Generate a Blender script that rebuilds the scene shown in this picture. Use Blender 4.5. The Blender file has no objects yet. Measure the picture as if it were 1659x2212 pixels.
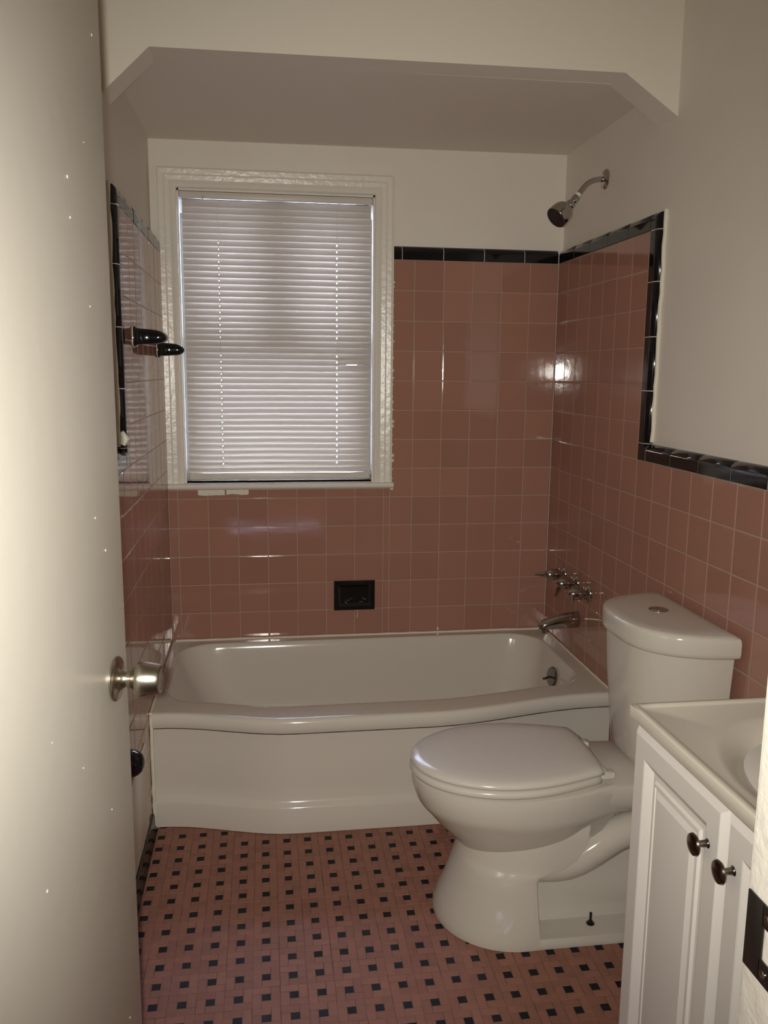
import bpy, bmesh, math, random
from mathutils import Vector, Matrix

random.seed(7)
C = bpy.context.scene.collection
S = bpy.context.scene
PI = math.pi

# ------------------------------------------------------------------ camera
def camera():
    cd = bpy.data.cameras.new('camera')
    co = bpy.data.objects.new('camera', cd)
    C.objects.link(co)
    yaw, pit, rol = 0.141762, -0.1656896, 0.0089695
    f = Vector((math.sin(yaw) * math.cos(pit), math.cos(yaw) * math.cos(pit), math.sin(pit)))
    r = Vector((math.cos(yaw), -math.sin(yaw), 0))
    u = r.cross(f)
    r2 = math.cos(rol) * r + math.sin(rol) * u
    u2 = -math.sin(rol) * r + math.cos(rol) * u
    m = Matrix((r2, u2, -f)).transposed().to_4x4()
    m.translation = Vector((-1.107871, -3.156419, 1.384451))
    co.matrix_world = m
    cd.sensor_fit = 'VERTICAL'
    cd.sensor_height = 24.0
    cd.lens = 1815.79 / 2212.0 * 24.0
    cd.clip_start = 0.01
    S.camera = co
    return co
CAM = camera()

# ------------------------------------------------------------------ light
S.view_settings.view_transform = 'Standard'
S.view_settings.look = 'None'
S.view_settings.exposure = 0.0
S.view_settings.gamma = 1.0
S.view_settings.use_curve_mapping = False
S.cycles.use_denoising = True
S.cycles.max_bounces = 10
S.cycles.diffuse_bounces = 6
S.cycles.glossy_bounces = 5
S.cycles.transparent_max_bounces = 12
S.cycles.sample_clamp_indirect = 6.0
S.cycles.caustics_reflective = False
S.cycles.caustics_refractive = False

W = bpy.data.worlds.new('sky')
S.world = W
W.use_nodes = True
bg = W.node_tree.nodes['Background']
bg.inputs[0].default_value = (0.64, 0.74, 1.0, 1)
bg.inputs[1].default_value = 80.0

def flash():
    ld = bpy.data.lights.new('camera_flash', 'SPOT')
    ld.energy = 124.0
    ld.color = (1.0, 0.96, 0.86)
    ld.spot_size = math.radians(97)
    ld.spot_blend = 1.0
    ld.shadow_soft_size = 0.012
    lo = bpy.data.objects.new('camera_flash', ld)
    C.objects.link(lo)
    m = CAM.matrix_world.copy()
    m.translation = CAM.matrix_world @ Vector((-0.020, 0.004, 0.0))
    lo.matrix_world = m
flash()

# ------------------------------------------------------------------ materials
def mat(name, col, rough=0.5, metal=0.0, spec=0.5, coat=0.0, bump=None, var=None, mottle=None):
    m = bpy.data.materials.new(name)
    m.use_nodes = True
    nt = m.node_tree
    b = nt.nodes['Principled BSDF']
    b.inputs['Base Color'].default_value = (*col, 1)
    b.inputs['Roughness'].default_value = rough
    b.inputs['Metallic'].default_value = metal
    b.inputs['Specular IOR Level'].default_value = spec
    b.inputs['Coat Weight'].default_value = coat
    b.inputs['Coat Roughness'].default_value = 0.05
    if bump or mottle or var:
        tc = nt.nodes.new('ShaderNodeTexCoord')
    if bump:
        sc, st, dist = bump
        n = nt.nodes.new('ShaderNodeTexNoise')
        n.inputs['Scale'].default_value = sc
        n.inputs['Detail'].default_value = 3
        nt.links.new(tc.outputs['Object'], n.inputs['Vector'])
        bp = nt.nodes.new('ShaderNodeBump')
        bp.inputs['Strength'].default_value = st
        bp.inputs['Distance'].default_value = dist
        nt.links.new(n.outputs['Fac'], bp.inputs['Height'])
        nt.links.new(bp.outputs['Normal'], b.inputs['Normal'])
    src = None
    if mottle:
        sc, col2, lo, hi = mottle
        n2 = nt.nodes.new('ShaderNodeTexNoise')
        n2.inputs['Scale'].default_value = sc
        n2.inputs['Detail'].default_value = 5
        nt.links.new(tc.outputs['Object'], n2.inputs['Vector'])
        mr = nt.nodes.new('ShaderNodeMapRange')
        mr.inputs['From Min'].default_value = lo
        mr.inputs['From Max'].default_value = hi
        nt.links.new(n2.outputs['Fac'], mr.inputs['Value'])
        mx = nt.nodes.new('ShaderNodeMix')
        mx.data_type = 'RGBA'
        mx.inputs[6].default_value = (*col, 1)
        mx.inputs[7].default_value = (*col2, 1)
        nt.links.new(mr.outputs['Result'], mx.inputs['Factor'])
        src = mx.outputs[2]
    if var:
        # per-tile colour variation stored on the mesh
        at = nt.nodes.new('ShaderNodeAttribute')
        at.attribute_name = 'vary'
        hs = nt.nodes.new('ShaderNodeHueSaturation')
        ma = nt.nodes.new('ShaderNodeMapRange')
        ma.inputs['To Min'].default_value = 1 - var
        ma.inputs['To Max'].default_value = 1 + var
        nt.links.new(at.outputs['Fac'], ma.inputs['Value'])
        nt.links.new(ma.outputs['Result'], hs.inputs['Value'])
        if src:
            nt.links.new(src, hs.inputs['Color'])
        else:
            hs.inputs['Color'].default_value = (*col, 1)
        src = hs.outputs['Color']
    if src:
        nt.links.new(src, b.inputs['Base Color'])
    return m

PAINT = (0.74, 0.69, 0.62)
M_plaster = mat('wall_paint', PAINT, 0.55, bump=(9, 0.25, 0.004), mottle=(3, (0.72, 0.66, 0.60), 0.35, 0.65))
M_header_lit = mat('header_paint_lit', (0.76, 0.71, 0.61), 0.6, bump=(9, 0.2, 0.004))  # white paint with the brighter light on the header front put into its colour
M_ceiling = mat('ceiling_paint', PAINT, 0.6, bump=(9, 0.2, 0.004))
M_gloss = mat('gloss_trim_paint', (0.74, 0.70, 0.63), 0.28, bump=(55, 0.35, 0.004))
M_door = mat('door_paint', (0.74, 0.70, 0.62), 0.38, bump=(30, 0.12, 0.003))
M_pink = mat('pink_glazed_tile', (0.345, 0.176, 0.132), 0.07, spec=0.5, var=0.06, bump=(14, 0.10, 0.004))
M_black = mat('black_glazed_tile', (0.006, 0.006, 0.007), 0.07, bump=(20, 0.05, 0.003))
M_grout = mat('wall_grout', (0.42, 0.33, 0.26), 0.9)
M_bgrout = mat('pale_grout', (0.62, 0.56, 0.47), 0.9)
M_caulk = mat('caulk', (0.70, 0.66, 0.55), 0.7, bump=(60, 0.6, 0.006))
M_fpink = mat('pink_mosaic', (0.295, 0.130, 0.094), 0.55, spec=0.3, var=0.10, mottle=(40, (0.26, 0.12, 0.088), 0.4, 0.7))
M_fblack = mat('black_mosaic', (0.008, 0.008, 0.011), 0.6, spec=0.25, var=0.4)
M_fgrout = mat('floor_grout', (0.20, 0.10, 0.075), 0.9, mottle=(18, (0.07, 0.05, 0.045), 0.45, 0.62))
M_tub = mat('tub_enamel', (0.60, 0.55, 0.49), 0.12, bump=(5, 0.06, 0.004))
M_china = mat('white_china', (0.55, 0.505, 0.445), 0.09)
M_seat = mat('white_plastic', (0.585, 0.545, 0.49), 0.16)
M_chrome = mat('chrome', (0.50, 0.48, 0.46), 0.10, metal=1.0, bump=(60, 0.1, 0.001))
M_chrome_dark = mat('chrome_dark_reflection', (0.26, 0.25, 0.22), 0.16, metal=1.0)  # chrome with a dark reflection put into its base colour
M_nickel = mat('brushed_nickel', (0.50, 0.45, 0.38), 0.27, metal=1.0)
M_dknob = mat('dark_nickel', (0.20, 0.17, 0.145), 0.2, metal=1.0)
M_rubber = mat('black_rubber', (0.010, 0.009, 0.010), 0.45)
M_cab = mat('cabinet_white', (0.69, 0.65, 0.61), 0.40)
M_marble = mat('cultured_marble', (0.63, 0.58, 0.50), 0.16)
M_vinyl = mat('white_vinyl', (0.45, 0.45, 0.45), 0.4)
M_iron = mat('black_iron', (0.012, 0.009, 0.008), 0.3, spec=0.4)
M_brass = mat('brass', (0.50, 0.36, 0.14), 0.35, metal=1.0)
M_tape = mat('thread_tape', (0.75, 0.73, 0.70), 0.7)
M_rust = mat('rusty_joint', (0.075, 0.045, 0.028), 0.9, mottle=(25, (0.36, 0.30, 0.25), 0.42, 0.62))
M_wood = mat('hall_floor_wood', (0.25, 0.15, 0.08), 0.5, mottle=(6, (0.18, 0.10, 0.05), 0.3, 0.7))
M_hall = mat('hall_paint', (0.60, 0.55, 0.47), 0.6)
M_panel = mat('panel_paint', (0.80, 0.77, 0.70), 0.5)
M_rail = mat('blind_rail', (0.60, 0.55, 0.50), 0.4)
M_sash = mat('sash_paint', (0.035, 0.035, 0.038), 0.5)
M_ext = mat('exterior_siding', (0.30, 0.27, 0.24), 0.8)
M_bark = mat('exterior_bark', (0.05, 0.04, 0.03), 0.9)

def slat_material():
    m = bpy.data.materials.new('blind_vinyl')
    m.use_nodes = True
    nt = m.node_tree
    b = nt.nodes['Principled BSDF']
    b.inputs['Base Color'].default_value = (0.50, 0.45, 0.395, 1)
    b.inputs['Roughness'].default_value = 0.30
    tr = nt.nodes.new('ShaderNodeBsdfTranslucent')
    tr.inputs['Color'].default_value = (0.80, 0.66, 0.52, 1)
    mx = nt.nodes.new('ShaderNodeMixShader')
    mx.inputs[0].default_value = 0.009
    nt.links.new(b.outputs[0], mx.inputs[1])
    nt.links.new(tr.outputs[0], mx.inputs[2])
    nt.links.new(mx.outputs[0], nt.nodes['Material Output'].inputs[0])
    return m
M_slat = slat_material()

def glass_material():
    m = bpy.data.materials.new('window_glass')
    m.use_nodes = True
    nt = m.node_tree
    nt.nodes.remove(nt.nodes['Principled BSDF'])
    t = nt.nodes.new('ShaderNodeBsdfTransparent')
    t.inputs[0].default_value = (0.93, 0.95, 0.96, 1)
    g = nt.nodes.new('ShaderNodeBsdfGlossy')
    g.inputs['Roughness'].default_value = 0.02
    fr = nt.nodes.new('ShaderNodeFresnel')
    fr.inputs[0].default_value = 1.45
    mx = nt.nodes.new('ShaderNodeMixShader')
    nt.links.new(fr.outputs[0], mx.inputs[0])
    nt.links.new(t.outputs[0], mx.inputs[1])
    nt.links.new(g.outputs[0], mx.inputs[2])
    nt.links.new(mx.outputs[0], nt.nodes['Material Output'].inputs[0])
    return m
M_glass = glass_material()

# ------------------------------------------------------------------ mesh helpers
class MB:
    """collects shapes in room coordinates and links them as ONE mesh object"""
    def __init__(s):
        s.v, s.f, s.m, s.a = [], [], [], []

    def add(s, vs, fs, m=0, vary=0.5):
        o = len(s.v)
        s.v += [tuple(p) for p in vs]
        for f in fs:
            s.f.append([i + o for i in f])
            s.m.append(m)
            s.a.append(vary)
        return s

    def box(s, x0, x1, y0, y1, z0, z1, bev=0.0, m=0, seg=2, xf=None):
        bm = bmesh.new()
        bmesh.ops.create_cube(bm, size=1.0)
        for v in bm.verts:
            v.co = Vector((x0 + (v.co.x + .5) * (x1 - x0), y0 + (v.co.y + .5) * (y1 - y0), z0 + (v.co.z + .5) * (z1 - z0)))
        if bev > 0:
            bmesh.ops.bevel(bm, geom=list(bm.edges), offset=bev, segments=seg, profile=0.5, affect='EDGES')
        bm.verts.index_update()
        vs = [v.co.copy() for v in bm.verts]
        if xf:
            vs = [xf @ p for p in vs]
        fs = [[v.index for v in f.verts] for f in bm.faces]
        bm.free()
        return s.add(vs, fs, m)

    def loft(s, rings, cap0=True, cap1=True, m=0, closed=True):
        n = len(rings[0])
        vs = [p for r in rings for p in r]
        fs = []
        for i in range(len(rings) - 1):
            for j in range(n if closed else n - 1):
                k = (j + 1) % n
                fs.append([i * n + j, i * n + k, (i + 1) * n + k, (i + 1) * n + j])
        if cap0:
            fs.append(list(range(n))[::-1])
        if cap1:
            fs.append([(len(rings) - 1) * n + j for j in range(n)])
        return s.add(vs, fs, m)

    def lathe(s, prof, org, axis, n=32, m=0, cap=True):
        axis = Vector(axis).normalized()
        t = Vector((0, 0, 1)) if abs(axis.z) < .9 else Vector((1, 0, 0))
        e1 = axis.cross(t).normalized()
        e2 = axis.cross(e1)
        org = Vector(org)
        rings = [[org + axis * h + (e1 * math.cos(2 * PI * i / n) + e2 * math.sin(2 * PI * i / n)) * max(r, 1e-5)
                  for i in range(n)] for r, h in prof]
        return s.loft(rings, cap, cap, m)

    def tube(s, pts, rad, n=16, m=0, sx=1.0):
        pts = [Vector(p) for p in pts]
        if not isinstance(rad, (list, tuple)):
            rad = [rad] * len(pts)
        rings = []
        prev = None
        for i, p in enumerate(pts):
            d = (pts[min(i + 1, len(pts) - 1)] - pts[max(i - 1, 0)]).normalized()
            if prev is None:
                t = Vector((0, 0, 1)) if abs(d.z) < .9 else Vector((0, 1, 0))
                e1 = d.cross(t).normalized()
            else:
                e1 = (prev - d * prev.dot(d)).normalized()
            e2 = d.cross(e1)
            prev = e1
            rings.append([p + (e1 * math.cos(2 * PI * k / n) * sx + e2 * math.sin(2 * PI * k / n)) * rad[i] for k in range(n)])
        return s.loft(rings, True, True, m)

    def build(s, name, mats, parent=None, org=None, angle=35, recalc=True, subsurf=0):
        if not isinstance(mats, (list, tuple)):
            mats = [mats]
        if parent is not None:
            base = world_loc(parent)
        else:
            base = Vector(org) if org is not None else Vector((0, 0, 0))
        me = bpy.data.meshes.new(name)
        me.from_pydata([Vector(p) - base for p in s.v], [], s.f)
        for m in mats:
            me.materials.append(m)
        if len(mats) > 1:
            me.polygons.foreach_set('material_index', s.m)
        if recalc:
            bm = bmesh.new()
            bm.from_mesh(me)
            bmesh.ops.recalc_face_normals(bm, faces=list(bm.faces))
            bm.to_mesh(me)
            bm.free()
        if any(abs(a - .5) > 1e-6 for a in s.a):
            at = me.attributes.new('vary', 'FLOAT', 'FACE')
            at.data.foreach_set('value', s.a)
        me.polygons.foreach_set('use_smooth', [True] * len(me.polygons))
        me.set_sharp_from_angle(angle=math.radians(angle))
        me.update()
        o = bpy.data.objects.new(name, me)
        C.objects.link(o)
        if parent is not None:
            o.parent = parent
        else:
            o.location = base
        if subsurf:
            md = o.modifiers.new('smooth', 'SUBSURF')
            md.levels = md.render_levels = subsurf
        return o

def world_loc(o):
    p = Vector((0, 0, 0))
    while o is not None:
        p += o.location
        o = o.parent
    return p

def tag(o, label=None, cat=None, group=None, kind=None):
    if label: o['label'] = label
    if cat: o['category'] = cat
    if group: o['group'] = group
    if kind: o['kind'] = kind
    return o

def thing(name, label, cat, loc, group=None, kind=None):
    o = bpy.data.objects.new(name, None)
    o.empty_display_size = 0.05
    o.location = loc
    C.objects.link(o)
    return tag(o, label, cat, group, kind)

def copy_tree(o, parent=None):
    c = o.copy()
    C.objects.link(c)
    if parent is not None:
        c.parent = parent
    for ch in list(o.children):
        copy_tree(ch, c)
    return c

def smooth(a, b, x):
    t = min(1, max(0, (x - a) / (b - a)))
    return t * t * (3 - 2 * t)

# ------------------------------------------------------------------ room sizes
T = 0.11                                   # tile pitch
XL, XR, YB = -1.463, 0.0, 0.0              # tile faces
PL, PR, PB = -1.495, 0.022, 0.020          # plaster faces
ZT = 1.79                                  # top of the pink field
YF = -2.55                                 # inner face of the door wall
Z_AL = 2.178                               # alcove ceiling
Z_C = 2.46

# wall maps: (a, b, h) -> room; a runs along the wall, b is height, h is out of the wall
def on_back(a, b, h): return (a, -h, b)
def on_right(a, b, h): return (-h, a, b)
def on_left(a, b, h): return (XL + h, a, b)

def tile(mb, fn, a0, a1, b0, b1, m=0, jit=0.0008, gap=0.0021):
    g = gap / 2
    ta, tb = random.gauss(0, jit), random.gauss(0, jit)
    ca, cb = (a0 + a1) / 2, (b0 + b1) / 2
    if a1 - a0 < 0.006 or b1 - b0 < 0.006:
        return
    rings = []
    for ins, h in ((g, -.006), (g, -.0013), (g + .0009, -.0004), (g + .0028, 0.0)):
        r = []
        for (a, b) in ((a0 + ins, b0 + ins), (a1 - ins, b0 + ins), (a1 - ins, b1 - ins), (a0 + ins, b1 - ins)):
            r.append(fn(a, b, h + (a - ca) * ta + (b - cb) * tb))
        rings.append(r)
    n = len(mb.f)
    mb.loft(rings, False, True, m)
    v = random.random()
    for i in range(n, len(mb.f)):
        mb.a[i] = v

def tile_field(mb, fn, a_lines, b_lines, boxes):
    """tiles between grid lines, clipped to each allowed rectangle"""
    for i in range(len(a_lines) - 1):
        for j in range(len(b_lines) - 1):
            for (x0, x1, y0, y1) in boxes:
                tile(mb, fn, max(a_lines[i], x0), min(a_lines[i + 1], x1), max(b_lines[j], y0), min(b_lines[j + 1], y1))
    for (x0, x1, y0, y1) in boxes:        # grout bed
        mb.add([fn(x0, y0, -.0012), fn(x1, y0, -.0012), fn(x1, y1, -.0012), fn(x0, y1, -.0012)], [[0, 1, 2, 3]], 1)

CAPW, CAPR = 0.05, 0.022
def cap_profile(off=0.0):
    p = [(0.0006, -.006 - 0), (0.0006, -.0012 + off), (.0016, off)]
    c = CAPW - CAPR
    p.append((.004, off))
    p.append((c - .0015, off))
    for k in range(0, 11):
        a = PI / 2 * k / 10
        p.append((c + (CAPR + off) * math.sin(a), -CAPR + (CAPR + off) * math.cos(a)))
    p.append((CAPW + off, -.034))
    return p

def cap_run(mb, fn, joints, b0, sign=1, vertical=False):
    """bullnose border: pieces between joints, cross-section rises from b0"""
    def put(l, s_, h):
        return fn(b0 + sign * s_, l, h) if vertical else fn(l, b0 + sign * s_, h)
    for i in range(len(joints) - 1):
        l0, l1 = joints[i], joints[i + 1]
        if l0 > l1: l0, l1 = l1, l0
        dh = random.uniform(-.0005, .0005)
        pr = cap_profile()
        e = .0011
        mb.loft([[put(l0 + e, s_, h + dh - .0006) for s_, h in pr], [put(l0 + e + .0008, s_, h + dh) for s_, h in pr],
                 [put(l1 - e - .0008, s_, h + dh) for s_, h in pr], [put(l1 - e, s_, h + dh - .0006) for s_, h in pr]], True, True, 0, closed=False)
    l0, l1 = joints[0], joints[-1]
    pr = cap_profile(-.0009)
    mb.loft([[put(l0, s_, h) for s_, h in pr], [put(l1, s_, h) for s_, h in pr]], True, True, 1, closed=False)

def cap_corner(mb, fn, a0, sa, b0, sb, outer=True, n=10):
    """square corner piece of the border, mitred rounding on two edges (outer) or on the inner notch only"""
    def hh(t):
        c = CAPW - CAPR
        return 0 if t <= c else -CAPR + math.sqrt(max(0, CAPR ** 2 - (t - c) ** 2))
    e = .0008
    vs, fs = [], []
    for i in range(n + 1):
        for j in range(n + 1):
            s_, t_ = i / n * CAPW, j / n * CAPW
            h = hh(max(s_, t_)) if outer else hh(min(s_, t_))
            vs.append(fn(a0 + sa * max(s_, e), b0 + sb * max(t_, e), h))
    for i in range(n):
        for j in range(n):
            fs.append([i * (n + 1) + j, (i + 1) * (n + 1) + j, (i + 1) * (n + 1) + j + 1, i * (n + 1) + j + 1])
    mb.add(vs, fs, 0)

def quad_wall(mb, p, m=0):
    mb.add(p, [list(range(len(p)))], m)

# ------------------------------------------------------------------ SETTING
# window opening in the back wall
WX0, WX1, WZ0, WZ1 = -1.402, -0.699, 0.968, 2.013

def build_walls():
    # back wall plaster with the window hole
    mb = MB()
    d = 0.16
    mb.box(PL - .1, WX0, PB, PB + d, 0, Z_C)
    mb.box(WX1, PR + .1, PB, PB + d, 0, Z_C)
    mb.box(WX0, WX1, PB, PB + d, 0, WZ0)
    mb.box(WX0, WX1, PB, PB + d, WZ1, Z_C)
    wb = tag(mb.build('wall_back', M_plaster), 'white plaster back wall above the bathtub with pink tile below', kind='structure')
    mb = MB()
    a_lines = [-T * k for k in range(13, -1, -1)]
    a_lines = [XL] + a_lines
    b_lines = [0.0] + [ZT - T * j for j in range(16, -1, -1)]
    boxes = [(-0.636, 0.0, 0.345, ZT), (XL, -0.636, 0.345, 0.952)]
    tile_field(mb, on_back, a_lines, b_lines, boxes)
    mb.build('tile_facing', [M_pink, M_grout], angle=3, parent=wb)
    mb = MB()
    cap_run(mb, on_back, [-.001, -.133, -.288, -.443, -.598, -.634], ZT)
    mb.build('tile_border', [M_black, M_bgrout], wb)

    # right wall
    mb = MB()
    mb.box(PR, PR + .12, YF - .14, PB + .16, 0, Z_C)
    wr = tag(mb.build('wall_right', M_plaster), 'white plaster right wall with pink tile wainscot', kind='structure')
    mb = MB()
    a_lines = [-T * k for k in range(24, -1, -1)]
    boxes = [(-7 * T, 0.0, 0.0, ZT), (YF, -7 * T, 0.0, 1.13)]
    tile_field(mb, on_right, a_lines, b_lines, boxes)
    mb.build('tile_facing', [M_pink, M_grout], angle=3, parent=wr)
    mb = MB()
    cap_run(mb, on_right, [-.001, -.155, -.31, -.462, -.617, -.77], ZT)
    cap_corner(mb, on_right, -.77, -1, ZT, 1)
    cap_run(mb, on_right, [1.181, 1.335, 1.49, 1.645, 1.789], -.77, -1, vertical=True)
    cap_corner(mb, on_right, -.77, -1, 1.13, 1, outer=False)
    cap_run(mb, on_right, [-.821, -.974, -1.129, -1.283, -1.437, -1.592, -1.747, -1.90, -2.055, -2.21, -2.365, YF], 1.13)
    mb.build('tile_border', [M_black, M_bgrout], wr)
    mb = MB()
    pts = [(PR - .004 + random.uniform(-.002, .002), -.77 - CAPW - .004 + random.uniform(-.0015, .0015), 1.186 + k * .0327) for k in range(21)]
    mb.tube(pts, .0062, 8)
    mb.build('caulk_bead', M_caulk, wr)

    # left wall
    mb = MB()
    mb.box(PL - .12, PL, YF - .14, PB + .16, 0, Z_C)
    wl = tag(mb.build('wall_left', M_plaster), 'white plaster left wall with pink tile wainscot behind the door', kind='structure')
    YP = -.858
    mb = MB()
    a_lines = [YP - T * k for k in range(16, -1, -1)] + [YP + T * k for k in range(1, 8)] + [0.0]
    boxes = [(YP, 0.0, 0.0, ZT), (YF, YP, 0.0, 1.13)]
    tile_field(mb, on_left, a_lines, b_lines, boxes)
    mb.build('tile_facing', [M_pink, M_grout], angle=3, parent=wl)
    mb = MB()
    cap_run(mb, on_left, [-.001, -.155, -.31, -.462, -.617, -.77, YP], ZT)
    cap_corner(mb, on_left, YP, -1, ZT, 1)
    cap_run(mb, on_left, [1.181, 1.335, 1.49, 1.645, 1.789], YP, -1, vertical=True)
    cap_corner(mb, on_left, YP, -1, 1.13, 1, outer=False)
    cap_run(mb, on_left, [YP - .051] + [YP - .051 - .155 * k for k in range(1, 11)], 1.13)
    mb.build('tile_border', [M_black, M_bgrout], wl)
    mb = MB()
    pts = [(PL + .012 + random.uniform(-.002, .002), YP - CAPW - .002 + random.uniform(-.002, .002), 1.186 + k * .0327) for k in range(21)]
    mb.tube(pts, .0075, 8)
    mb.tube([(XL - .010, YP - CAPW + .003, 1.19), (XL - .004, YP - CAPW + .006, 1.205), (XL - .01, YP - CAPW, 1.225)], [.008, .012, .006], 8)
    mb.build('caulk_bead', M_caulk, wl)

    # thin mortar edge hiding the gap where the facing stands proud of the plaster
    # header over the tub with angled haunches
    mb = MB()
    prof = [(PL, Z_C), (PL, 2.062), (-1.378, Z_AL - .004), (-.134, Z_AL + .003), (PR, 2.078), (PR, Z_C)]
    mb.loft([[(x, -.85, z) for x, z in prof], [(x, -.745, z) for x, z in prof]])
    for k, f in enumerate(mb.f):
        ys = [mb.v[i][1] for i in f]
        mb.m[k] = 0 if max(ys) < -.849 else 1  # front takes the lit tone, underside and haunches the darker one for their shade
    tag(mb.build('wall_header', [M_header_lit, M_ceiling]), 'white header across the tub alcove with angled corners', kind='structure')

    mb = MB()
    mb.box(PL - .1, PR + .1, YF - .14, -.80, Z_C, Z_C + .1)
    ce = tag(mb.build('ceiling', M_ceiling), 'white bathroom ceiling', kind='structure')
    mb = MB()
    zt = Z_C + .05
    mb.add([(PL, -.76, Z_AL - .004), (PR, -.76, Z_AL + .003), (PR, PB, Z_AL + .006), (PL, PB, Z_AL - .003),
            (PL, -.76, zt), (PR, -.76, zt), (PR, PB, zt), (PL, PB, zt)],
           [[0, 1, 2, 3], [4, 5, 6, 7], [0, 1, 5, 4], [1, 2, 6, 5], [2, 3, 7, 6], [3, 0, 4, 7]])
    mb.build('alcove_ceiling', M_ceiling, ce)

    # door wall
    mb = MB()
    mb.box(-.68, PR + .12, YF - .12, YF, 0, Z_C)
    mb.box(PL - .1, -1.435, YF - .12, YF, 0, Z_C)
    mb.box(-1.435, -.68, YF - .12, YF, 2.06, Z_C)
    tag(mb.build('wall_front', M_plaster), 'white wall holding the bathroom doorway', kind='structure')

    # floor: basket-weave mosaic, 1 unit dots in windmills of 1x2 bricks
    mb = MB()
    px, py = .0620, .0634
    ux, uy = px / 3, py / 3
    x_ref, y_ref = -1.1217, -1.4600
    i0, i1 = -7, 19
    j0, j1 = -19, 13
    def brick(x0, x1, y0, y1, m):
        g = .0006
        dz = random.uniform(-.0002, .0002)
        v = random.random()
        x0, x1 = max(x0, XL + .001), min(x1, XR)
        if x1 - x0 < .003:
            return
        r0 = [(x0 + g, y0 + g, -.003), (x1 - g, y0 + g, -.003), (x1 - g, y1 - g, -.003), (x0 + g, y1 - g, -.003)]
        g2 = .0013
        r1 = [(x0 + g, y0 + g, -.0006 + dz), (x1 - g, y0 + g, -.0006 + dz), (x1 - g, y1 - g, -.0006 + dz), (x0 + g, y1 - g, -.0006 + dz)]
        r2 = [(x0 + g2, y0 + g2, dz), (x1 - g2, y0 + g2, dz), (x1 - g2, y1 - g2, dz), (x0 + g2, y1 - g2, dz)]
        n = len(mb.f)
        mb.loft([r0, r1, r2], False, True, m)
        for k in range(n, len(mb.f)):
            mb.a[k] = v
    for i in range(i0, i1):
        for j in range(j0, j1):
            cx = x_ref + i * px + random.uniform(-.0005, .0005)
            cy = y_ref + j * py + random.uniform(-.0005, .0005)
            hx, hy = ux / 2, uy / 2
            miss = (cy > -.80 and -1.22 < cx < -.25)
            brick(cx - hx, cx + hx, cy - hy, cy + hy, 0 if miss else 1)
            brick(cx - 3 * hx, cx + hx, cy + hy, cy + 3 * hy, 0)
            brick(cx + hx, cx + 3 * hx, cy - hy, cy + 3 * hy, 0)
            brick(cx - hx, cx + 3 * hx, cy - 3 * hy, cy - hy, 0)
            brick(cx - 3 * hx, cx - hx, cy - 3 * hy, cy + hy, 0)
    mb.box(PL, PR, YF - .12, PB, -.06, -.0007, m=2)
    tag(mb.build('floor', [M_fpink, M_fblack, M_fgrout], recalc=False), 'pink mosaic floor with small black square dots', kind='structure')

    # black base tile along the left wall
    mb = MB()
    ys = [-.712, -.80, -.955, -1.11, -1.265, -1.42, -1.575, -1.73, -1.885, -2.04, -2.195, -2.35, YF]
    for k in range(len(ys) - 1):
        a, b = ys[k + 1] + .001, ys[k] - .001
        prof = [(XL - .004, 0), (XL + .016, 0), (XL + .012, .006), (XL + .0085, .014), (XL + .008, .044), (XL + .006, .050), (XL - .004, .052)]
        mb.loft([[(x, a, z) for x, z in prof], [(x, b, z) for x, z in prof]])
    tag(mb.build('baseboard_left', M_black), 'black glazed base tile along the left wall', kind='structure')

    # hallway outside the door, where the photographer stands
    mb = MB()
    mb.box(-2.6, .9, -4.3, YF - .12, -.05, -.002)
    tag(mb.build('floor_hall', M_wood), 'hallway floor outside the bathroom', kind='structure')
    mb = MB()
    mb.box(-2.7, 1.0, -4.4, -4.3, 0, Z_C)
    mb.box(-2.7, -2.6, -4.3, YF - .12, 0, Z_C)
    mb.box(.9, 1.0, -4.3, YF - .12, 0, Z_C)
    mb.box(-2.7, PL - .1, YF - .13, YF - .01, 0, Z_C)
    mb.box(PR + .12, 1.0, YF - .13, YF - .01, 0, Z_C)
    tag(mb.build('wall_hall', M_hall), 'hallway walls outside the bathroom', kind='structure')
    mb = MB()
    mb.box(-2.7, 1.0, -4.4, YF - .12, Z_C, Z_C + .1)
    tag(mb.build('ceiling_hall', M_ceiling), 'hallway ceiling', kind='structure')
build_walls()

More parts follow.
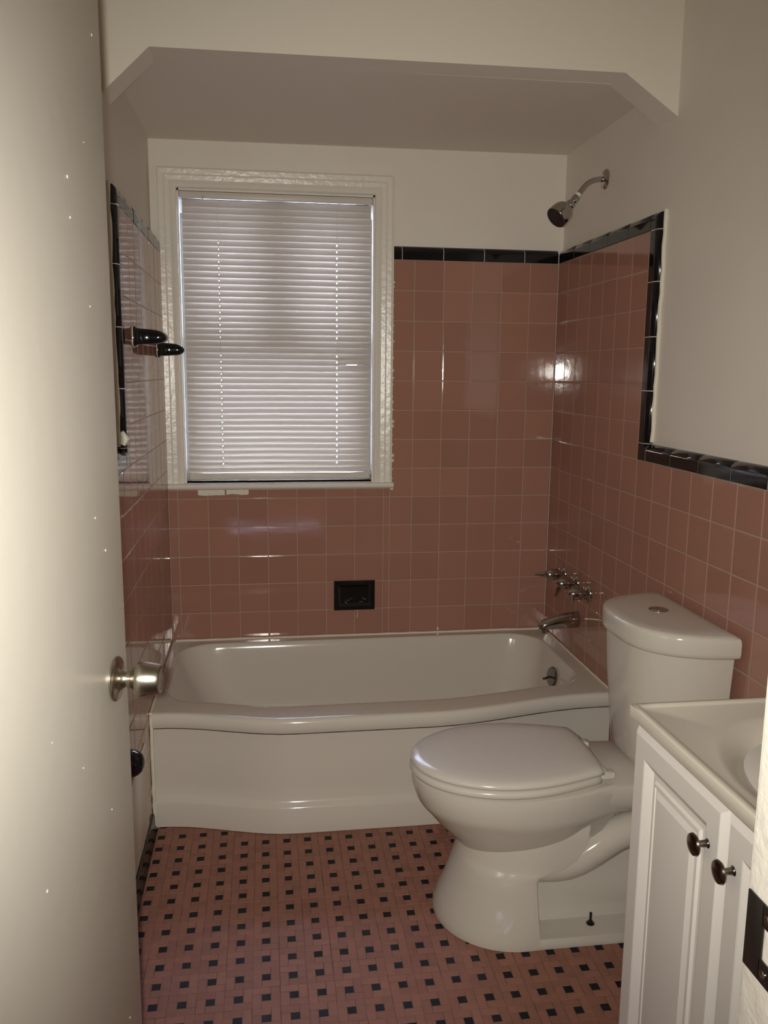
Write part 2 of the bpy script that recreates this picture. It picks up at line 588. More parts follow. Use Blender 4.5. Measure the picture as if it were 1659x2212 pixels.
# ------------------------------------------------------------------ door, jamb
def build_door():
    # right jamb with strike plate
    t = thing('trim_1', 'white painted door jamb at the right edge with black strike plate', 'door jamb', (-.69, YF - .06, 0), kind='structure')
    mb = MB()
    mb.box(-.70, -.672, YF - .125, YF + .004, 0, 2.06, bev=.003)
    mb.box(-.72, -.70, YF - .125, YF - .075, 0, 2.04, bev=.003)
    mb.build('jamb_board', M_gloss, t)
    mb = MB()
    mb.box(-.695, -.62, YF + .0002, YF + .014, 0, 2.10, bev=.004)
    mb.build('casing', M_gloss, t)
    mb = MB()
    # plate with two notches: frame of strips round the latch hole
    y0, y1 = YF - .055, YF + .001
    z0, z1 = .880, .950
    x = -.7002
    mb.box(x - .0022, x, y1 - .024, y1, z0, z1, bev=.0006)
    mb.box(x - .0022, x, y0, y1 - .022, z1 - .020, z1, bev=.0006)
    mb.box(x - .0022, x, y0, y1 - .022, z0, z0 + .020, bev=.0006)
    mb.box(x - .0022, x, y0, y0 + .010, z0, z1, bev=.0006)
    sp = mb.build('strike_plate', M_iron, t)
    mb = MB()
    for z in (z0 + .010, z1 - .010):
        mb.lathe([(.004, 0), (.004, .0008), (.002, .0014)], (x - .0022, y1 - .030, z), (-1, 0, 0), 14)
    mb.build('screw', M_chrome, sp)
    mb = MB()
    mb.box(-1.45, -1.425, YF - .125, YF + .004, 0, 2.06, bev=.003)
    mb.box(-1.425, -.70, YF - .125, YF + .004, 2.035, 2.06, bev=.003)
    mb.build('jamb_board', M_gloss, t)

    H = Vector((-1.424, -2.545, 0))
    E = Vector((-1.3255, -1.860, 0))
    d = (E - H).normalized()
    n = Vector((d.y, -d.x, 0))             # towards the room on the right
    L = (E - H).length
    t = thing('door_1', 'open white painted door in the left foreground with round knob', 'door', H, kind='structure')
    mb = MB()
    xf = Matrix.Translation(H) @ Matrix((d, -n, Vector((0, 0, 1)))).transposed().to_4x4()
    mb.box(0, L, 0, .035, .012, 2.03, bev=.002, xf=xf)
    mb.build('leaf', M_door, t)
    mb = MB()
    for q in range(22):
        u, z, r_ = random.uniform(.1, L - .03), random.uniform(.35, 1.85), random.uniform(.0009, .0024)
        mb.lathe([(r_, 0), (r_ * .8, r_ * .35), (.0002, r_ * .5)], H + d * u + Vector((0, 0, z)), n, 8)
    mb.build('pale_specks', M_panel, t)  # small raised specks in a paler colour, scattered at random over the leaf
    k = H + d * (L - .055) + Vector((0, 0, .928))
    mb = MB()
    mb.lathe([(.0335, 0), (.0335, .0025), (.032, .004), (.025, .0055), (.0175, .008), (.0125, .014), (.0115, .019),
              (.0118, .025)], k, n, 48)
    kn = mb.build('knob', M_nickel, t)
    mb = MB()
    mb.lathe([(.0112, .0235), (.0155, .0245), (.0180, .0275), (.0225, .031), (.0252, .034), (.0262, .038), (.0262, .041), (.0258, .044), (.0225, .064), (.0205, .0672), (.0165, .0682),
              (.0155, .067), (.003, .0665), (.0005, .0665)], k, n, 48)
    mb.build('knob_grip', M_nickel, kn)
build_door()

# ------------------------------------------------------------------ window
def build_window():
    t = thing('window_1', 'white painted window frame above the tub', 'window', ((WX0 + WX1) / 2, PB, WZ0), kind='structure')
    # casing profile (distance from opening edge, stand-out towards the room)
    prof = [(0, .0), (0, .018), (.004, .022), (.019, .022), (.022, .0205), (.024, .023), (.039, .025), (.042, .0230), (.044, .026),
            (.060, .028), (.0635, .0255), (.0645, .030), (.068, .030), (.068, .0)]
    def side(p, q, nx, nz, m0, m1):
        r0, r1 = [], []
        for w, o in prof:
            r0.append((p[0] + nx * w + m0[0] * w, PB - o - .004, p[1] + nz * w + m0[1] * w))
            r1.append((q[0] + nx * w + m1[0] * w, PB - o - .004, q[1] + nz * w + m1[1] * w))
        return [r0, r1]
    mb = MB()
    mb.loft(side((WX0, WZ0), (WX0, WZ1), -1, 0, (0, 0), (0, 1)))
    mb.loft(side((WX1, WZ0), (WX1, WZ1), 1, 0, (0, 0), (0, 1)))
    mb.loft(side((WX0, WZ1), (WX1, WZ1), 0, 1, (-1, 0), (1, 0)))
    mb.build('casing', M_gloss, t)
    # stool / sill
    mb = MB()
    pr = [(PB + .05, WZ0 + .001), (-.024, WZ0 + .001), (-.031, WZ0 - .002), (-.034, WZ0 - .009), (-.031, WZ0 - .016), (-.022, WZ0 - .019), (-.016, WZ0 - .0195), (-.012, WZ0 - .023), (PB, WZ0 - .023)]
    mb.loft([[(XL + .001, y, z) for y, z in pr], [(-.626, y, z) for y, z in pr]])
    mb.build('sill', M_gloss, t)
    # old filler smeared under the sill
    mb = MB()
    for x0, x1, dz in ((-1.356, -1.258, .024), (-1.252, -1.17, .022)):
        n = 10
        top = [(x0 + (x1 - x0) * i / n, -.0016, WZ0 - .02) for i in range(n + 1)]
        bot = [(x0 + (x1 - x0) * i / n, -.0016, WZ0 - .02 - dz + random.uniform(-.003, .003)) for i in range(n + 1)]
        mb.loft([top, bot], False, False, closed=False)
        mb.loft([[(p[0], -.0002, p[2]) for p in top], [(p[0], -.0002, p[2]) for p in bot]], False, False, closed=False)
    for k in range(26):
        z = WZ0 - .02 + k * .032
        if z > 1.74: break
        mb.lathe([(.0005, -.001), (random.uniform(.003, .007), .0), (.002, .003), (.0005, .0035)], (-.6285 + random.uniform(-.002, .002), -.0005, z + random.uniform(-.01, .01)), (0, -1, 0), 8)
    mb.build('filler', M_caulk, t)
    # jamb lining
    mb = MB()
    D = PB + .16
    mb.box(WX0 - .001, WX0 + .006, PB - .004, D, WZ0, WZ1)
    mb.box(WX1 - .006, WX1 + .001, PB - .004, D, WZ0, WZ1)
    mb.box(WX0, WX1, PB - .004, D, WZ1 - .006, WZ1 + .001)
    mb.box(WX0, WX1, PB - .004, D + .05, WZ0 - .02, WZ0 + .001)
    mb.build('jamb', M_gloss, t)
    # vinyl side tracks
    for x0, x1 in ((WX0 + .005, WX0 + .020), (WX1 - .013, WX1 - .005)):
        mb = MB()
        mb.box(x0, x1, PB + .036, PB + .050, WZ0 + .003, 1.937, bev=.001)
        mb.box(x0, x0 + (x1 - x0) * .35, PB + .030, PB + .04, WZ0 + .003, 1.935, bev=.001)
        mb.lathe([(.004, 0), (.004, .002), (.002, .003)], ((x0 + x1) / 2, PB + .036, 1.925), (0, -1, 0), 12)
        mb.build('side_track', M_vinyl, t)
    # two sashes
    for nm, y, z0, z1 in (('sash', PB + .085, WZ0, 1.50), ('sash', PB + .12, 1.46, WZ1)):
        mb = MB()
        a, b = WX0 + .007, WX1 - .007
        r = .045
        mb.box(a, a + r, y, y + .03, z0, z1, bev=.003)
        mb.box(b - r, b, y, y + .03, z0, z1, bev=.003)
        mb.box(a + r, b - r, y, y + .03, z0, z0 + r, bev=.003)
        mb.box(a + r, b - r, y, y + .03, z1 - r, z1, bev=.003)
        if z1 > 1.6:
            mb.box((a + b) / 2 - .040, (a + b) / 2 + .040, y - .006, y + .03, z0 + r, z1 - r, bev=.003)  # wide centre bar, added to darken the middle of the blind
        s = mb.build(nm, M_sash, t)
        mb = MB()
        mb.box(a + r, b - r, y + .013, y + .017, z0 + r, z1 - r)
        mb.build('pane', M_glass, s)

    # mini blind hung inside the frame
    bx0, bx1 = WX0 + .013, WX1 - .008
    yb = PB + .012
    bl = thing('window_blind', 'closed white mini blind with one bent slat hanging in the window', 'window blind', ((bx0 + bx1) / 2, yb, WZ1 - .03))
    mb = MB()
    mb.box(WX0 + .007, WX1 - .007, yb - .014, yb + .014, 1.985, WZ1 - .007, bev=.003)
    mb.box(bx0 + .002, bx1, yb - .0155, yb - .012, 1.981, 1.986, bev=.001)
    mb.build('headrail', M_rail, bl)
    mb = MB()
    pitch, wd, tilt = .0221, .0255, math.radians(72)
    N = 44
    zt = 1.972
    xs = sorted([bx0 + .002 + (bx1 - bx0 - .006) * i / 40 for i in range(41)] + [x + e for x, q in ((-1.262, .0012), (-.836, .0015)) for e in (-q, q)])
    nseg = len(xs) - 1
    hole = [any(abs((xs[i] + xs[i + 1]) / 2 - x) < .001 for x in (-1.262, -.836)) for i in range(nseg)]
    for k in range(N):
        zc = zt - k * pitch - .004
        bent = (k == 25)
        rows = []
        for j in range(9):
            u = (j / 8 - .5)
            row = []
            for i in range(nseg + 1):
                x = xs[i]
                tl = tilt + math.radians(7) * (1 - smooth(2, 12, k)) + math.radians(5) * smooth(-.80, -.71, x) * smooth(20, 30, k)
                dz = 0
                if bent and x > -.838:
                    s_ = min(1, (x + .838) / .03)
                    tl = tilt + (math.radians(97) - tilt) * s_
                    dz = .0036 * s_ + .0022 * (x + .838) / .13
                if k == 26 and x > -.838:
                    dz = .0012
                crown = .0017 * (1 - (2 * u) ** 2)
                a = u * wd
                # u>0 is the outer, upper edge; crown bulges to the room
                y = yb + a * math.cos(tl) - crown * math.sin(tl)
                z = zc + a * math.sin(tl) + crown * math.cos(tl) + dz
                z += .0012 * math.sin(k * .45) * (i / nseg - .5) + (.0026 * (k / N) * (i / nseg - .5)) 
                row.append((x, y, z))
            rows.append(row)
        vs = [p for r in rows for p in r]
        n1 = nseg + 1
        mb.add(vs, [[j * n1 + i, j * n1 + i + 1, (j + 1) * n1 + i + 1, (j + 1) * n1 + i] for j in range(8) for i in range(nseg) if not (hole[i] and k > 5 and j in ((3, 4) if xs[i] > -1 else (3,)))])
    mb.build('slats', M_slat, bl, recalc=False, angle=60)
    mb = MB()
    mb.box(bx0 + .003, bx1 - .004, yb - .012, yb + .012, .9795, 1.004, bev=.004)
    mb.build('bottom_rail', M_rail, bl)
    for x in (-1.262, -.836):
        mb = MB()
        for y in (yb - .0135, yb + .0135):
            mb.tube([(x, y, 1.985), (x, y, .99)], .0004, 6)
        mb.tube([(x + .0008, yb, 1.985), (x + .0008, yb, .99)], .0006, 6)
        mb.build('ladder_cord', M_vinyl, bl)
    mb = MB()
    mb.box(-1.316, -1.310, yb - .020, yb - .012, 1.975, 1.992, bev=.001)
    mb.build('wand_clip', M_vinyl, bl)
build_window()

# ------------------------------------------------------------------ bathtub
def bow(x):
    return .088 * smooth(-1.44, -1.03, x) * (1 - smooth(-.62, -.06, x))

def outline(x0, x1, y0, y1, r, bowk=1.0, r2=None, ns=30, nc=8, grow=0.0):
    """rounded rectangle, counter-clockwise from the front-left corner; the front side is bowed"""
    r2 = r if r2 is None else r2
    pts = []
    def fr(x): return y0 - bow(x) * bowk - grow
    for i in range(ns + 1):
        x = x0 + r + (x1 - x0 - 2 * r) * i / ns
        pts.append((x, fr(x)))
    def corner(cx, cy, rad, a0, yfun=None):
        for k in range(1, nc):
            a = a0 + PI / 2 * k / nc
            pts.append((cx + rad * math.cos(a), cy + rad * math.sin(a)))
    corner(x1 - r, fr(x1 - r) + r, r, -PI / 2)
    ya = fr(x1 - r) + r
    for i in range(ns + 1):
        pts.append((x1, ya + (y1 - r2 - ya) * i / ns))
    corner(x1 - r2, y1 - r2, r2, 0)
    for i in range(ns + 1):
        pts.append((x1 - r2 + (x0 + r2 - x1 + r2) * i / ns, y1))
    corner(x0 + r2, y1 - r2, r2, PI / 2)
    yb_ = fr(x0 + r) + r
    for i in range(ns + 1):
        pts.append((x0, y1 - r2 + (yb_ - y1 + r2) * i / ns))
    corner(x0 + r, yb_, r, PI)
    return pts

def build_tub():
    t = thing('bathtub', 'off-white built-in bathtub with bowed apron below the window', 'bathtub', (-.73, -.38, 0))
    X0, X1, Y1 = XL + .001, -.001, -.0045
    Y0 = -.706
    def ring(o, z): return [(x, y, z) for x, y in o]
    ro = .004
    out = lambda g=0.0: outline(X0, X1, Y0, Y1, ro, 1.0, grow=g)
    rings = [ring(out(0), .002), ring(out(0), .078), ring(out(-.004), .086), ring(out(-.012), .094), ring(out(-.017), .104),
             ring(out(-.020), .14), ring(out(-.0205), .25), ring(out(-.0205), .308), ring(out(-.019), .316),
             ring(out(-.004), .320), ring(out(0), .324), ring(out(.0), .350), ring(out(-.003), .359), ring(out(-.008), .3640), ring(out(-.0125), .3655), ring(out(-.020), .3660)]
    inn = lambda ix0, ix1, iy0, iy1, r, k: outline(X0 + ix0, X1 - ix1, Y0 + iy0, Y1 - iy1, r, k)
    rings += [ring(inn(.020, .052, .090, .044, .13, .95), .3668), ring(inn(.027, .058, .0965, .049, .13, .95), .3668), ring(inn(.0305, .0605, .0995, .0515, .13, .95), .3655), ring(inn(.0345, .0635, .1025, .0545, .128, .95), .361),
              ring(inn(.042, .068, .108, .060, .126, .93), .345), ring(inn(.075, .078, .124, .072, .13, .9), .28), ring(inn(.125, .095, .145, .085, .125, .8), .18),
              ring(inn(.19, .115, .165, .10, .12, .6), .10), ring(inn(.22, .14, .19, .125, .10, .4), .066), ring(inn(.27, .18, .23, .165, .08, .3), .052)]
    mb = MB()
    mb.loft(rings, False, True)
    tub = mb.build('tub_shell', M_tub, t, angle=50)
    # stained joint line under the rim
    mb = MB()
    o1 = outline(X0, X1, Y0, Y1, ro, 1.0, grow=-.0168)
    o2 = outline(X0, X1, Y0, Y1, ro, 1.0, grow=-.0030)
    n = 31
    mb.loft([[(x, y, .3148) for x, y in o1[:n]], [(x, y, .3186) for x, y in o2[:n]]], False, False, closed=False)
    mb.build('stained_seam', M_rust, tub)
    # overflow plate with trip lever
    c = Vector((-.0845, -.352, .294))
    ax = Vector((-1, -.12, .16)).normalized()
    mb = MB()
    mb.lathe([(.036, -.002), (.036, .002), (.033, .005), (.012, .008), (.0005, .0085)], c, ax, 36)
    op = mb.build('overflow_plate', M_chrome_dark, t)
    mb = MB()
    mb.tube([c + ax * .005, c + ax * .018 + Vector((0, -.004, -.002)), c + ax * .040 + Vector((0, -.018, -.004))], [.0035, .0045, .0050], 12)
    mb.build('trip_lever', M_chrome, op)
    # caulk where tub meets tile
    mb = MB()
    mb.tube([(X0 + .01 + (X1 - X0 - .02) * k / 30, -.0088, .3668 + random.uniform(-.001, .001)) for k in range(31)], .0050, 8)
    mb.tube([(-.004, -.01 - .69 * k / 20, .3672 + random.uniform(-.001, .001)) for k in range(21)], .004, 8)
    mb.tube([(XL + .004, -.01 - .69 * k / 20, .3672 + random.uniform(-.001, .001)) for k in range(21)], .004, 8)
    mb.build('caulk_line', M_caulk, t)
    mb = MB()
    mb.tube([(XL + .005 + random.uniform(-.001, .002), Y0 + .004, .01 + .35 * k / 16) for k in range(17)], .0055, 8)
    mb.build('caulk_line', M_caulk, t)
build_tub()

# ------------------------------------------------------------------ bath fittings on the right wall
def build_fittings():
    # shower
    y0 = -.362
    t = thing('shower_head', 'chrome shower head on a bent arm high on the right wall', 'shower head', (PR, y0, 2.018))
    mb = MB()
    mb.lathe([(.032, 0), (.032, .002), (.029, .006), (.018, .011), (.0115, .012)], (PR, y0, 2.018), (-1, 0, 0), 36)
    mb.build('flange', M_chrome, t)
    mb = MB()
    path = [(PR - .004, 2.018), (PR - .02, 2.017), (PR - .04, 2.013), (PR - .056, 2.006), (PR - .068, 1.998), (PR - .079, 1.987), (PR - .088, 1.976), (PR - .100, 1.961)]
    mb.tube([(x, y0 - .02 * max(0, (PR - x) / .1) ** 2, z) for x, z in path], .0088, 18)
    mb.build('arm', M_chrome, t)
    e = Vector((PR - .100, y0 - .02, 1.961))
    d1 = Vector((-.62, -.10, -.78)).normalized()
    mb = MB(); mb.lathe([(.0095, -.004), (.0105, 0), (.0105, .005), (.0095, .008)], e, d1, 20)
    mb.build('thread_tape', M_tape, t)
    mb = MB(); mb.lathe([(.0115, .007), (.0125, .009), (.0125, .026), (.0105, .029), (.009, .034)], e, d1, 20)
    mb.build('coupling', M_chrome, t)
    h = e + d1 * .034
    d2 = Vector((-.72, -.20, -.63)).normalized()
    mb = MB(); mb.lathe([(.009, -.004), (.0135, .0), (.0155, .004), (.0155, .014), (.0135, .018), (.012, .020)], h, d2, 24)
    mb.build('swivel_collar', M_chrome, t)
    mb = MB(); mb.lathe([(.012, .018), (.0165, .021), (.0250, .027), (.0318, .036), (.0355, .048), (.0370, .062), (.0372, .078), (.0355, .0800)], h, d2, 40)
    hd = mb.build('head', M_chrome, t)
    mb = MB(); mb.lathe([(.0353, .0795), (.0345, .0815), (.0300, .083), (.0005, .0835)], h, d2, 40)
    e1 = d2.cross(Vector((0, 0, 1))).normalized(); e2 = d2.cross(e1)
    for rr, cnt in ((.0325, 22), (.0245, 16), (.015, 10)):
        for k in range(cnt):
            a = 2 * PI * k / cnt
            mb.lathe([(.0013, 0), (.0012, .002), (.0006, .0026)], h + d2 * .0815 + (e1 * math.cos(a) + e2 * math.sin(a)) * rr, d2, 6)
    mb.build('spray_face', M_rubber, hd)

    # three lever handles
    def handle(y, z, lever, label):
        t = thing('faucet_handle', label, 'faucet handle', (0, y, z), group='chrome faucet handles above the tub spout')
        mb = MB()
        mb.lathe([(.034, 0), (.034, .002), (.031, .007), (.0235, .014), (.0165, .018), (.0155, .024), (.0165, .026)], (-.0005, y, z), (-1, 0, 0), 32)
        mb.build('escutcheon', M_chrome, t)
        mb = MB()
        mb.lathe([(.0150, .020), (.0205, .024), (.0220, .031), (.0218, .046), (.0190, .060), (.0135, .070), (.0060, .0755), (.0005, .0765)], (0, y, z), (-1, 0, 0), 32)
        lv = Vector(lever)
        b = Vector((-.058, y, z))
        mb.tube([b + lv * .008, b + lv * .022, b + lv * .036, b + lv * .050], [.0115, .0090, .0068, .0050], 12)
        mb.build('lever', M_chrome, t)
    handle(-.195, .637, Vector((-.85, .30, -.05)).normalized(), 'chrome tub handle nearest the window wall, lever pointing back')
    handle(-.325, .635, Vector((-.35, .0, -.95)).normalized(), 'middle chrome tub handle with its lever pointing down')
    handle(-.443, .628, Vector((-.25, -.75, -.35)).normalized(), 'chrome tub handle nearest the toilet tank')

    y, z = -.356, .508
    t = thing('tub_spout', 'chrome tub spout projecting over the end of the bathtub', 'tub spout', (0, y, z))
    mb = MB()
    rings = []
    def rr(x, zc, ry, rz, tilt=0):
        return [(x + tilt * math.sin(2 * PI * k / 28) * rz, y + ry * math.cos(2 * PI * k / 28), zc + rz * math.sin(2 * PI * k / 28)) for k in range(28)]
    for x, zc, ry, rz in ((-.0005, z, .026, .029), (-.004, z, .028, .031), (-.03, z - .001, .027, .0295), (-.07, z - .005, .0245, .0255), (-.105, z - .011, .0225, .0215), (-.125, z - .0155, .0205, .0185), (-.137, z - .019, .017, .0145), (-.1435, z - .022, .010, .008), (-.1455, z - .023, .002, .002)):
        rings.append(rr(x, zc, ry, rz))
    mb.loft(rings)
    sp = mb.build('spout_body', M_chrome, t)
    mb = MB()
    mb.lathe([(.0145, 0), (.0145, .018), (.012, .022), (.009, .018)], (-.122, y, z - .022), (0, 0, -1), 24)
    mb.build('outlet', M_chrome, t)

    # recessed soap dish on the back wall
    sx0, sx1, sz0, sz1 = -.851, -.692, .468, .584
    def rect(i, h, dz=0):
        return [on_back(sx0 + i, sz0 + i + dz, h), on_back(sx1 - i, sz0 + i + dz, h), on_back(sx1 - i, sz1 - i, h), on_back(sx0 + i, sz1 - i, h)]
    mb = MB()
    mb.loft([rect(0, -.0008), rect(0, .008), rect(.002, .0105), rect(.007, .0115), rect(.016, .0095), rect(.020, .006), rect(.0255, .0020), rect(.030, .0018)], False, True)
    for k in range(16):
        mb.lathe([(.0028 * random.uniform(.4, 1.2), 0), (.001, .0012), (.0004, .0013)], on_back(random.uniform(sx0 + .03, sx1 - .03), random.uniform(sz0 + .02, sz0 + .045), .002), (0, -1, 0), 7, m=1)
    tag(mb.build('soap_dish', [M_black, mat('soap_residue', (.10, .10, .095), .7)], org=((sx0 + sx1) / 2, 0, (sz0 + sz1) / 2), angle=25),
        'black glazed rectangular soap dish set in the pink tile over the tub', 'soap dish')
    # thin drip of grout under the soap dish belongs to the wall
    mb = MB()
    mb.tube([(-.760, -.0004, .468), (-.758, -.0004, .456), (-.7585, -.0004, .446), (-.7605, -.0004, .434)], [.0012, .0010, .0012, .0016], 6)
    mb.build('dried_drip', M_caulk, bpy.data.objects['wall_back'])
build_fittings()

# ------------------------------------------------------------------ left wall fixtures
def build_left():
    def post(y, z, label):
        t = thing('towel_bar_post', label, 'towel bar post', (XL, y, z), group='black ceramic towel bar posts')
        mb = MB()
        def rr(h, wy, wz, n=28, e=4.0, dz=0):
            r = []
            for k in range(n):
                a = 2 * PI * k / n
                c, s_ = math.cos(a), math.sin(a)
                r.append((XL + h, y + wy * math.copysign(abs(c) ** (2 / e), c), z + dz + wz * math.copysign(abs(s_) ** (2 / e), s_)))
            return r
        mb.loft([rr(-.0005, .029, .0285), rr(.004, .029, .0285), rr(.007, .027, .027), rr(.010, .021, .0240), rr(.016, .0175, .0225), rr(.045, .0155, .0205, e=3.5), rr(.062, .0150, .0190, e=3.2, dz=-.0005),
                 rr(.074, .0140, .0160, e=2.8, dz=-.001), rr(.082, .0118, .0115, e=2.4, dz=-.0015), rr(.0865, .008, .006, e=2, dz=-.002), rr(.088, .002, .0015, e=2, dz=-.002)])
        mb.build('bracket_body', M_black, t)
        mb = MB()
        r2 = [(.0292, -.0006), (.0298, .0016)]
        mb.loft([rr(-.0008, .0305, .030), rr(.0012, .0300, .0295)])
        mb.build('caulk_ring', M_caulk, t)
    post(-.700, 1.474, 'black glazed towel bar post on the left wall nearer the door')
    post(-.165, 1.452, 'black glazed towel bar post beside the window frame')

    # white cover panel low on the left wall
    mb = MB()
    mb.box(XL + .0003, XL + .006, -1.22, -.812, .075, .328, bev=.002)
    pn = tag(mb.build('access_panel', M_panel, org=(XL, -1.0, .19)), 'white painted panel low on the left wall between door and tub', 'access panel')
    c = Vector((XL, -1.062, .385))
    mb = MB()
    mb.lathe([(.036, 0), (.036, .004), (.0345, .012), (.030, .022), (.022, .031), (.012, .036), (.0005, .0375)], c, (1, 0, 0), 36)
    tag(mb.build('wall_knob', M_black, org=c), 'glossy black rounded knob on the left wall just above the low white panel', 'knob')
build_left()

# ------------------------------------------------------------------ toilet
def build_toilet():
    YC = -1.208
    t = thing('toilet', 'white two-piece toilet with closed lid beside the vanity', 'toilet', (-.38, YC, 0))
    def plan(ub, uf, w, wb, z, um=None, nb=6, ns=14, nf=22, dome=0.0, rc=0.0):
        um = ub + .45 * (uf - ub) if um is None else um
        half = []
        for i in range(nb):
            half.append((ub + rc * (i / nb) ** 3, wb * i / nb))
        for i in range(ns):
            s_ = i / ns
            u = ub + rc + (um - ub - rc) * s_
            half.append((u, wb + (w - wb) * math.sin(PI / 2 * s_)))
        for i in range(nf + 1):
            a = PI / 2 * i / nf
            half.append((um + (uf - um) * math.sin(a), w * math.cos(a)))
        pts = half + [(u, -v) for u, v in half[-2:0:-1]]
        return [(-u, YC + v, z) for u, v in pts]
    # bowl with deck
    mb = MB()
    mb.loft([plan(.33, .60, .10, .08, .175), plan(.32, .635, .116, .086, .205), plan(.30, .662, .134, .097, .235), plan(.285, .691, .151, .107, .265), plan(.275, .711, .162, .114, .290),
             plan(.268, .724, .1685, .121, .304), plan(.265, .732, .1725, .126, .314), plan(.263, .739, .1755, .129, .326), plan(.262, .749, .1785, .13, .355), plan(.262, .7515, .1785, .131, .372), plan(.264, .750, .177, .130, .384), plan(.270, .742, .168, .125, .3905)])
    # deck behind the bowl: near sides are a rounded slab under the tank
    dk = lambda u0, u1, w, z: [(-u, YC + v, z) for u, v in
         [(u0, -w * .93), (u0 + .06, -w * .96), (.20, -w), (.27, -w * 1.06), (.33, -w * 1.17), (.39, -w * 1.25), (u1, -w * 1.2), (u1, w * 1.2), (.39, w * 1.25), (.33, w * 1.17), (.27, w * 1.06), (.20, w), (u0 + .06, w * .96), (u0, w * .93)]]
    mb.loft([dk(.05, .42, .104, .306), dk(.045, .43, .116, .316), dk(.04, .43, .124, .332), dk(.04, .43, .127, .350), dk(.04, .43, .127, .378), dk(.043, .43, .124, .386), dk(.05, .42, .117, .3895)])
    bowl = mb.build('bowl', M_china, t, angle=40)
    # pedestal: full-width shell in front, pocket with trapway behind
    mb = MB()
    P = lambda z, ub, uf, w: plan(ub, uf, w, w * .995, z, um=max(ub + .012, .50 - .35 * z))
    mb.loft([P(.001, .463, .690, .184), P(.006, .463, .691, .1845), P(.02, .463, .689, .183), P(.05, .464, .678, .176), P(.09, .465, .660, .165), P(.13, .466, .647, .156), P(.160, .466, .638, .150), P(.168, .458, .636, .149), P(.175, .435, .635, .148),
             P(.183, .405, .633, .147), P(.204, .369, .630, .146), P(.231, .348, .627, .1445), P(.254, .338, .624, .143), P(.285, .334, .62, .142), P(.31, .332, .61, .136), P(.33, .330, .60, .13)])
    # foot plate
    fp = lambda w, z, u0=.150: [(-u, YC + v, z) for u, v in [(u0, -w + .03), (u0 + .03, -w), (.475, -w), (.475, w), (u0 + .03, w), (u0, w - .03)]]
    mb.loft([fp(.183, .001), fp(.184, .006), fp(.182, .020), fp(.178, .0245), fp(.165, .026)])
    # inner core wall of the pocket
    co = lambda w, z, u0, u1=.47: [(-u, YC + v, z) for u, v in [(u0, -w + .02), (u0 + .02, -w), (u1, -w), (u1, w), (u0 + .02, w), (u0, w - .02)]]
    mb.loft([co(.110, .024, .16), co(.098, .034, .165), co(.090, .05, .17), co(.075, .10, .17), co(.068, .16, .17), co(.066, .33, .17)])
    ped = mb.build('pedestal', M_china, t, angle=40)
    for sgn in (-1, 1):
        mb = MB()
        path = [(.470, .148), (.435, .152), (.400, .156), (.370, .163), (.345, .174), (.322, .188), (.300, .202), (.275, .218), (.245, .234), (.21, .246), (.17, .252), (.12, .254)]
        rad = [.026, .031, .036, .040, .043, .045, .046, .046, .045, .043, .042, .041]
        mb.tube([(-u, YC + sgn * .084, z) for u, z in path], rad, 20)
        tw = mb.build('trapway', M_china, ped)
    for sgn in (-1, 1):
        b = Vector((-.318, YC + sgn * .135, .0255))
        mb = MB()
        mb.lathe([(.0105, 0), (.0105, .002), (.006, .003), (.006, .008), (.0034, .009), (.0034, .030), (.002, .031)], b, (0, 0, 1), 14)
        mb.build('floor_bolt', M_iron, t)
    # seat and lid
    mb = MB()
    A = lambda d, z: plan(.292 + d, .757 - d, .1805 - d, .128 - d * .8, z, um=.515, rc=.012)
    mb.loft([A(.012, .3925), A(.003, .3955), A(0, .400), A(.0005, .4075), A(.004, .4125), A(.012, .4145)])
    seat = mb.build('seat', M_seat, t, angle=50)
    mb = MB()
    B = lambda d, z: plan(.288 + d, .755 - d, .1795 - d, .130 - d * .8, z, um=.515, rc=.014)
    mb.loft([B(.010, .4165), B(.003, .4175), B(.0, .4205), B(.0, .4255), B(.003, .430), B(.009, .4335), B(.022, .4365), B(.05, .4385), B(.09, .4395)])
    mb.build('lid', M_seat, t, angle=50)
    for v in (-.088, .088):
        mb = MB()
        mb.box(-.300, -.256, YC + v - .014, YC + v + .014, .390, .408, bev=.006, seg=3)
        mb.tube([(-.283, YC + v - .02, .409), (-.283, YC + v + .02, .409)], .0075, 12)
        mb.build('hinge', M_seat, t)
    # tank
    YT = -1.194
    def D(half, dep, z, u0=.018, n=40, e=2.0):
        pts = []
        for k in range(n + 1):
            a = PI * k / n
            c, s_ = math.cos(a), math.sin(a)
            pts.append((-(u0 + dep * s_), YT + half * math.copysign(abs(c) ** (2 / 3), c), z))
        for k in range(1, 8):
            pts.append((-u0, YT - half + 2 * half * k / 8, z))
        return pts
    mb = MB()
    mb.loft([D(.120, .135, .3875), D(.146, .160, .391), D(.162, .173, .402), D(.171, .182, .425), D(.176, .187, .47), D(.189, .199, .60), D(.200, .208, .735)])
    mb.build('tank', M_china, t, angle=50)
    mb = MB()
    mb.loft([D(.200, .209, .7235, .015), D(.209, .217, .7245, .0135), D(.2135, .2215, .729, .0125), D(.2155, .2235, .738, .012), D(.2155, .2235, .764, .012), D(.2140, .222, .772, .013), D(.209, .217, .7775, .016), D(.197, .205, .7805, .022), D(.16, .165, .7815, .04)])
    tl = mb.build('tank_lid', M_china, t, angle=50)
    mb = MB()
    mb.lathe([(.0255, -.002), (.0255, .0015), (.024, .003), (.0215, .0035), (.021, .0025), (.0185, .0045), (.009, .0058), (.0005, .006)], (-.103, -1.170, .7808), (0, 0, 1), 36)
    mb.build('flush_button', M_chrome, tl)
build_toilet()

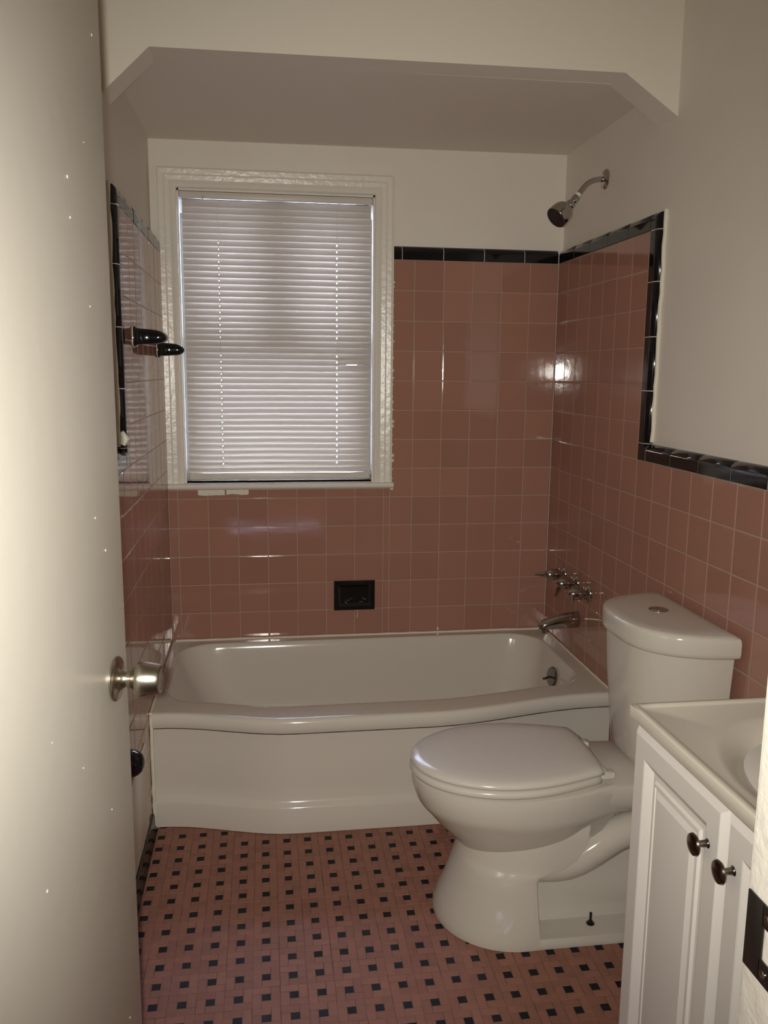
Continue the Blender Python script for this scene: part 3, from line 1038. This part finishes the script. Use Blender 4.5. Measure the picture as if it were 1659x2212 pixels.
# ------------------------------------------------------------------ vanity
def build_vanity():
    y1, y0 = -1.812, -2.430
    t = thing('vanity_cabinet', 'white vanity cabinet with raised-panel doors by the doorway', 'cabinet', (-.22, -2.12, 0))
    mb = MB()
    mb.box(-.438, -.003, y0, y1, .095, .774, bev=.001)
    mb.box(-.375, -.003, y0 + .002, y1 - .002, 0.001, .097)
    mb.build('body', M_cab, t)
    for a, b, ky in ((-1.8135, -2.1165, -2.0770), (-2.1225, -2.4255, -2.1480)):
        z0, z1 = .115, .767
        mb = MB()
        def rect(i, x):
            return [(x, a - i, z0 + i), (x, b + i, z0 + i), (x, b + i, z1 - i), (x, a - i, z1 - i)]
        F = -.4605
        mb.loft([rect(0, -.4385), rect(0, F + .0095), rect(.0015, F + .0085), rect(.0105, F + .0005), rect(.012, F), rect(.0455, F), rect(.048, F + .001),
                 rect(.062, F + .0105), rect(.063, F + .0115), rect(.0735, F + .0115), rect(.0755, F + .0065), rect(.0800, F + .0060), rect(.0815, F + .0080), rect(.0850, F + .0080), rect(.094, F + .0030), rect(.096, F + .0028)], True, True)
        d = mb.build('door', M_cab, t, angle=12)
        mb = MB()
        mb.lathe([(.0075, 0), (.0065, .001), (.0055, .003), (.0048, .012), (.0055, .0165), (.0095, .0185), (.0155, .0195), (.0172, .0215), (.0160, .0245), (.011, .0268), (.005, .0276), (.0005, .0278)], (F, ky, .692), (-1, 0, 0), 32)
        mb.build('knob', M_dknob, d)

    # one-piece sink top
    X0, X1, Y0, Y1, ZT_, ZB = -.4635, -.002, -2.437, -1.799, .800, .775
    cx, cy = -.245, -2.118
    n = 96
    def rectpt(a, ins=0):
        c, s_ = math.cos(a), math.sin(a)
        hx0, hx1, hy0, hy1 = cx - (X0 + ins), (X1 - ins) - cx, cy - (Y0 + ins), (Y1 - ins) - cy
        k = min((hx1 / c if c > 1e-9 else 1e9), (hx0 / -c if c < -1e-9 else 1e9), (hy1 / s_ if s_ > 1e-9 else 1e9), (hy0 / -s_ if s_ < -1e-9 else 1e9))
        return cx + c * k, cy + s_ * k
    angs = sorted([2 * PI * k / n for k in range(n)] + [math.atan2(yy - cy, xx - cx) % (2 * PI) for xx in (X0, X1) for yy in (Y0, Y1)])
    def R(ins, z): return [(*rectpt(a, ins), z) for a in angs]
    def O(ax, ay, z): return [(cx + ax * math.cos(a), cy + ay * math.sin(a), z) for a in angs]
    mb = MB()
    mb.loft([R(.001, ZB), R(0, ZB + .001), R(0, ZT_ - .004), R(.001, ZT_ - .001), R(.003, ZT_), R(.011, ZT_), R(.0145, ZT_ - .0025), R(.020, ZT_ - .004), O(.190, .246, ZT_ - .005), O(.184, .240, ZT_ - .0058),
             O(.178, .232, ZT_ - .008), O(.168, .219, ZT_ - .012), O(.156, .204, ZT_ - .019), O(.145, .190, ZT_ - .029), O(.135, .177, ZT_ - .042), O(.123, .161, ZT_ - .060), O(.108, .141, ZT_ - .082), O(.088, .115, ZT_ - .104), O(.060, .078, ZT_ - .121), O(.025, .030, ZT_ - .129)], False, True)
    so = tag(mb.build('sink_top', M_marble, org=(-.23, cy, ZB), angle=50), 'cream one-piece sink top with oval basin on the white vanity cabinet', 'sink')
build_vanity()
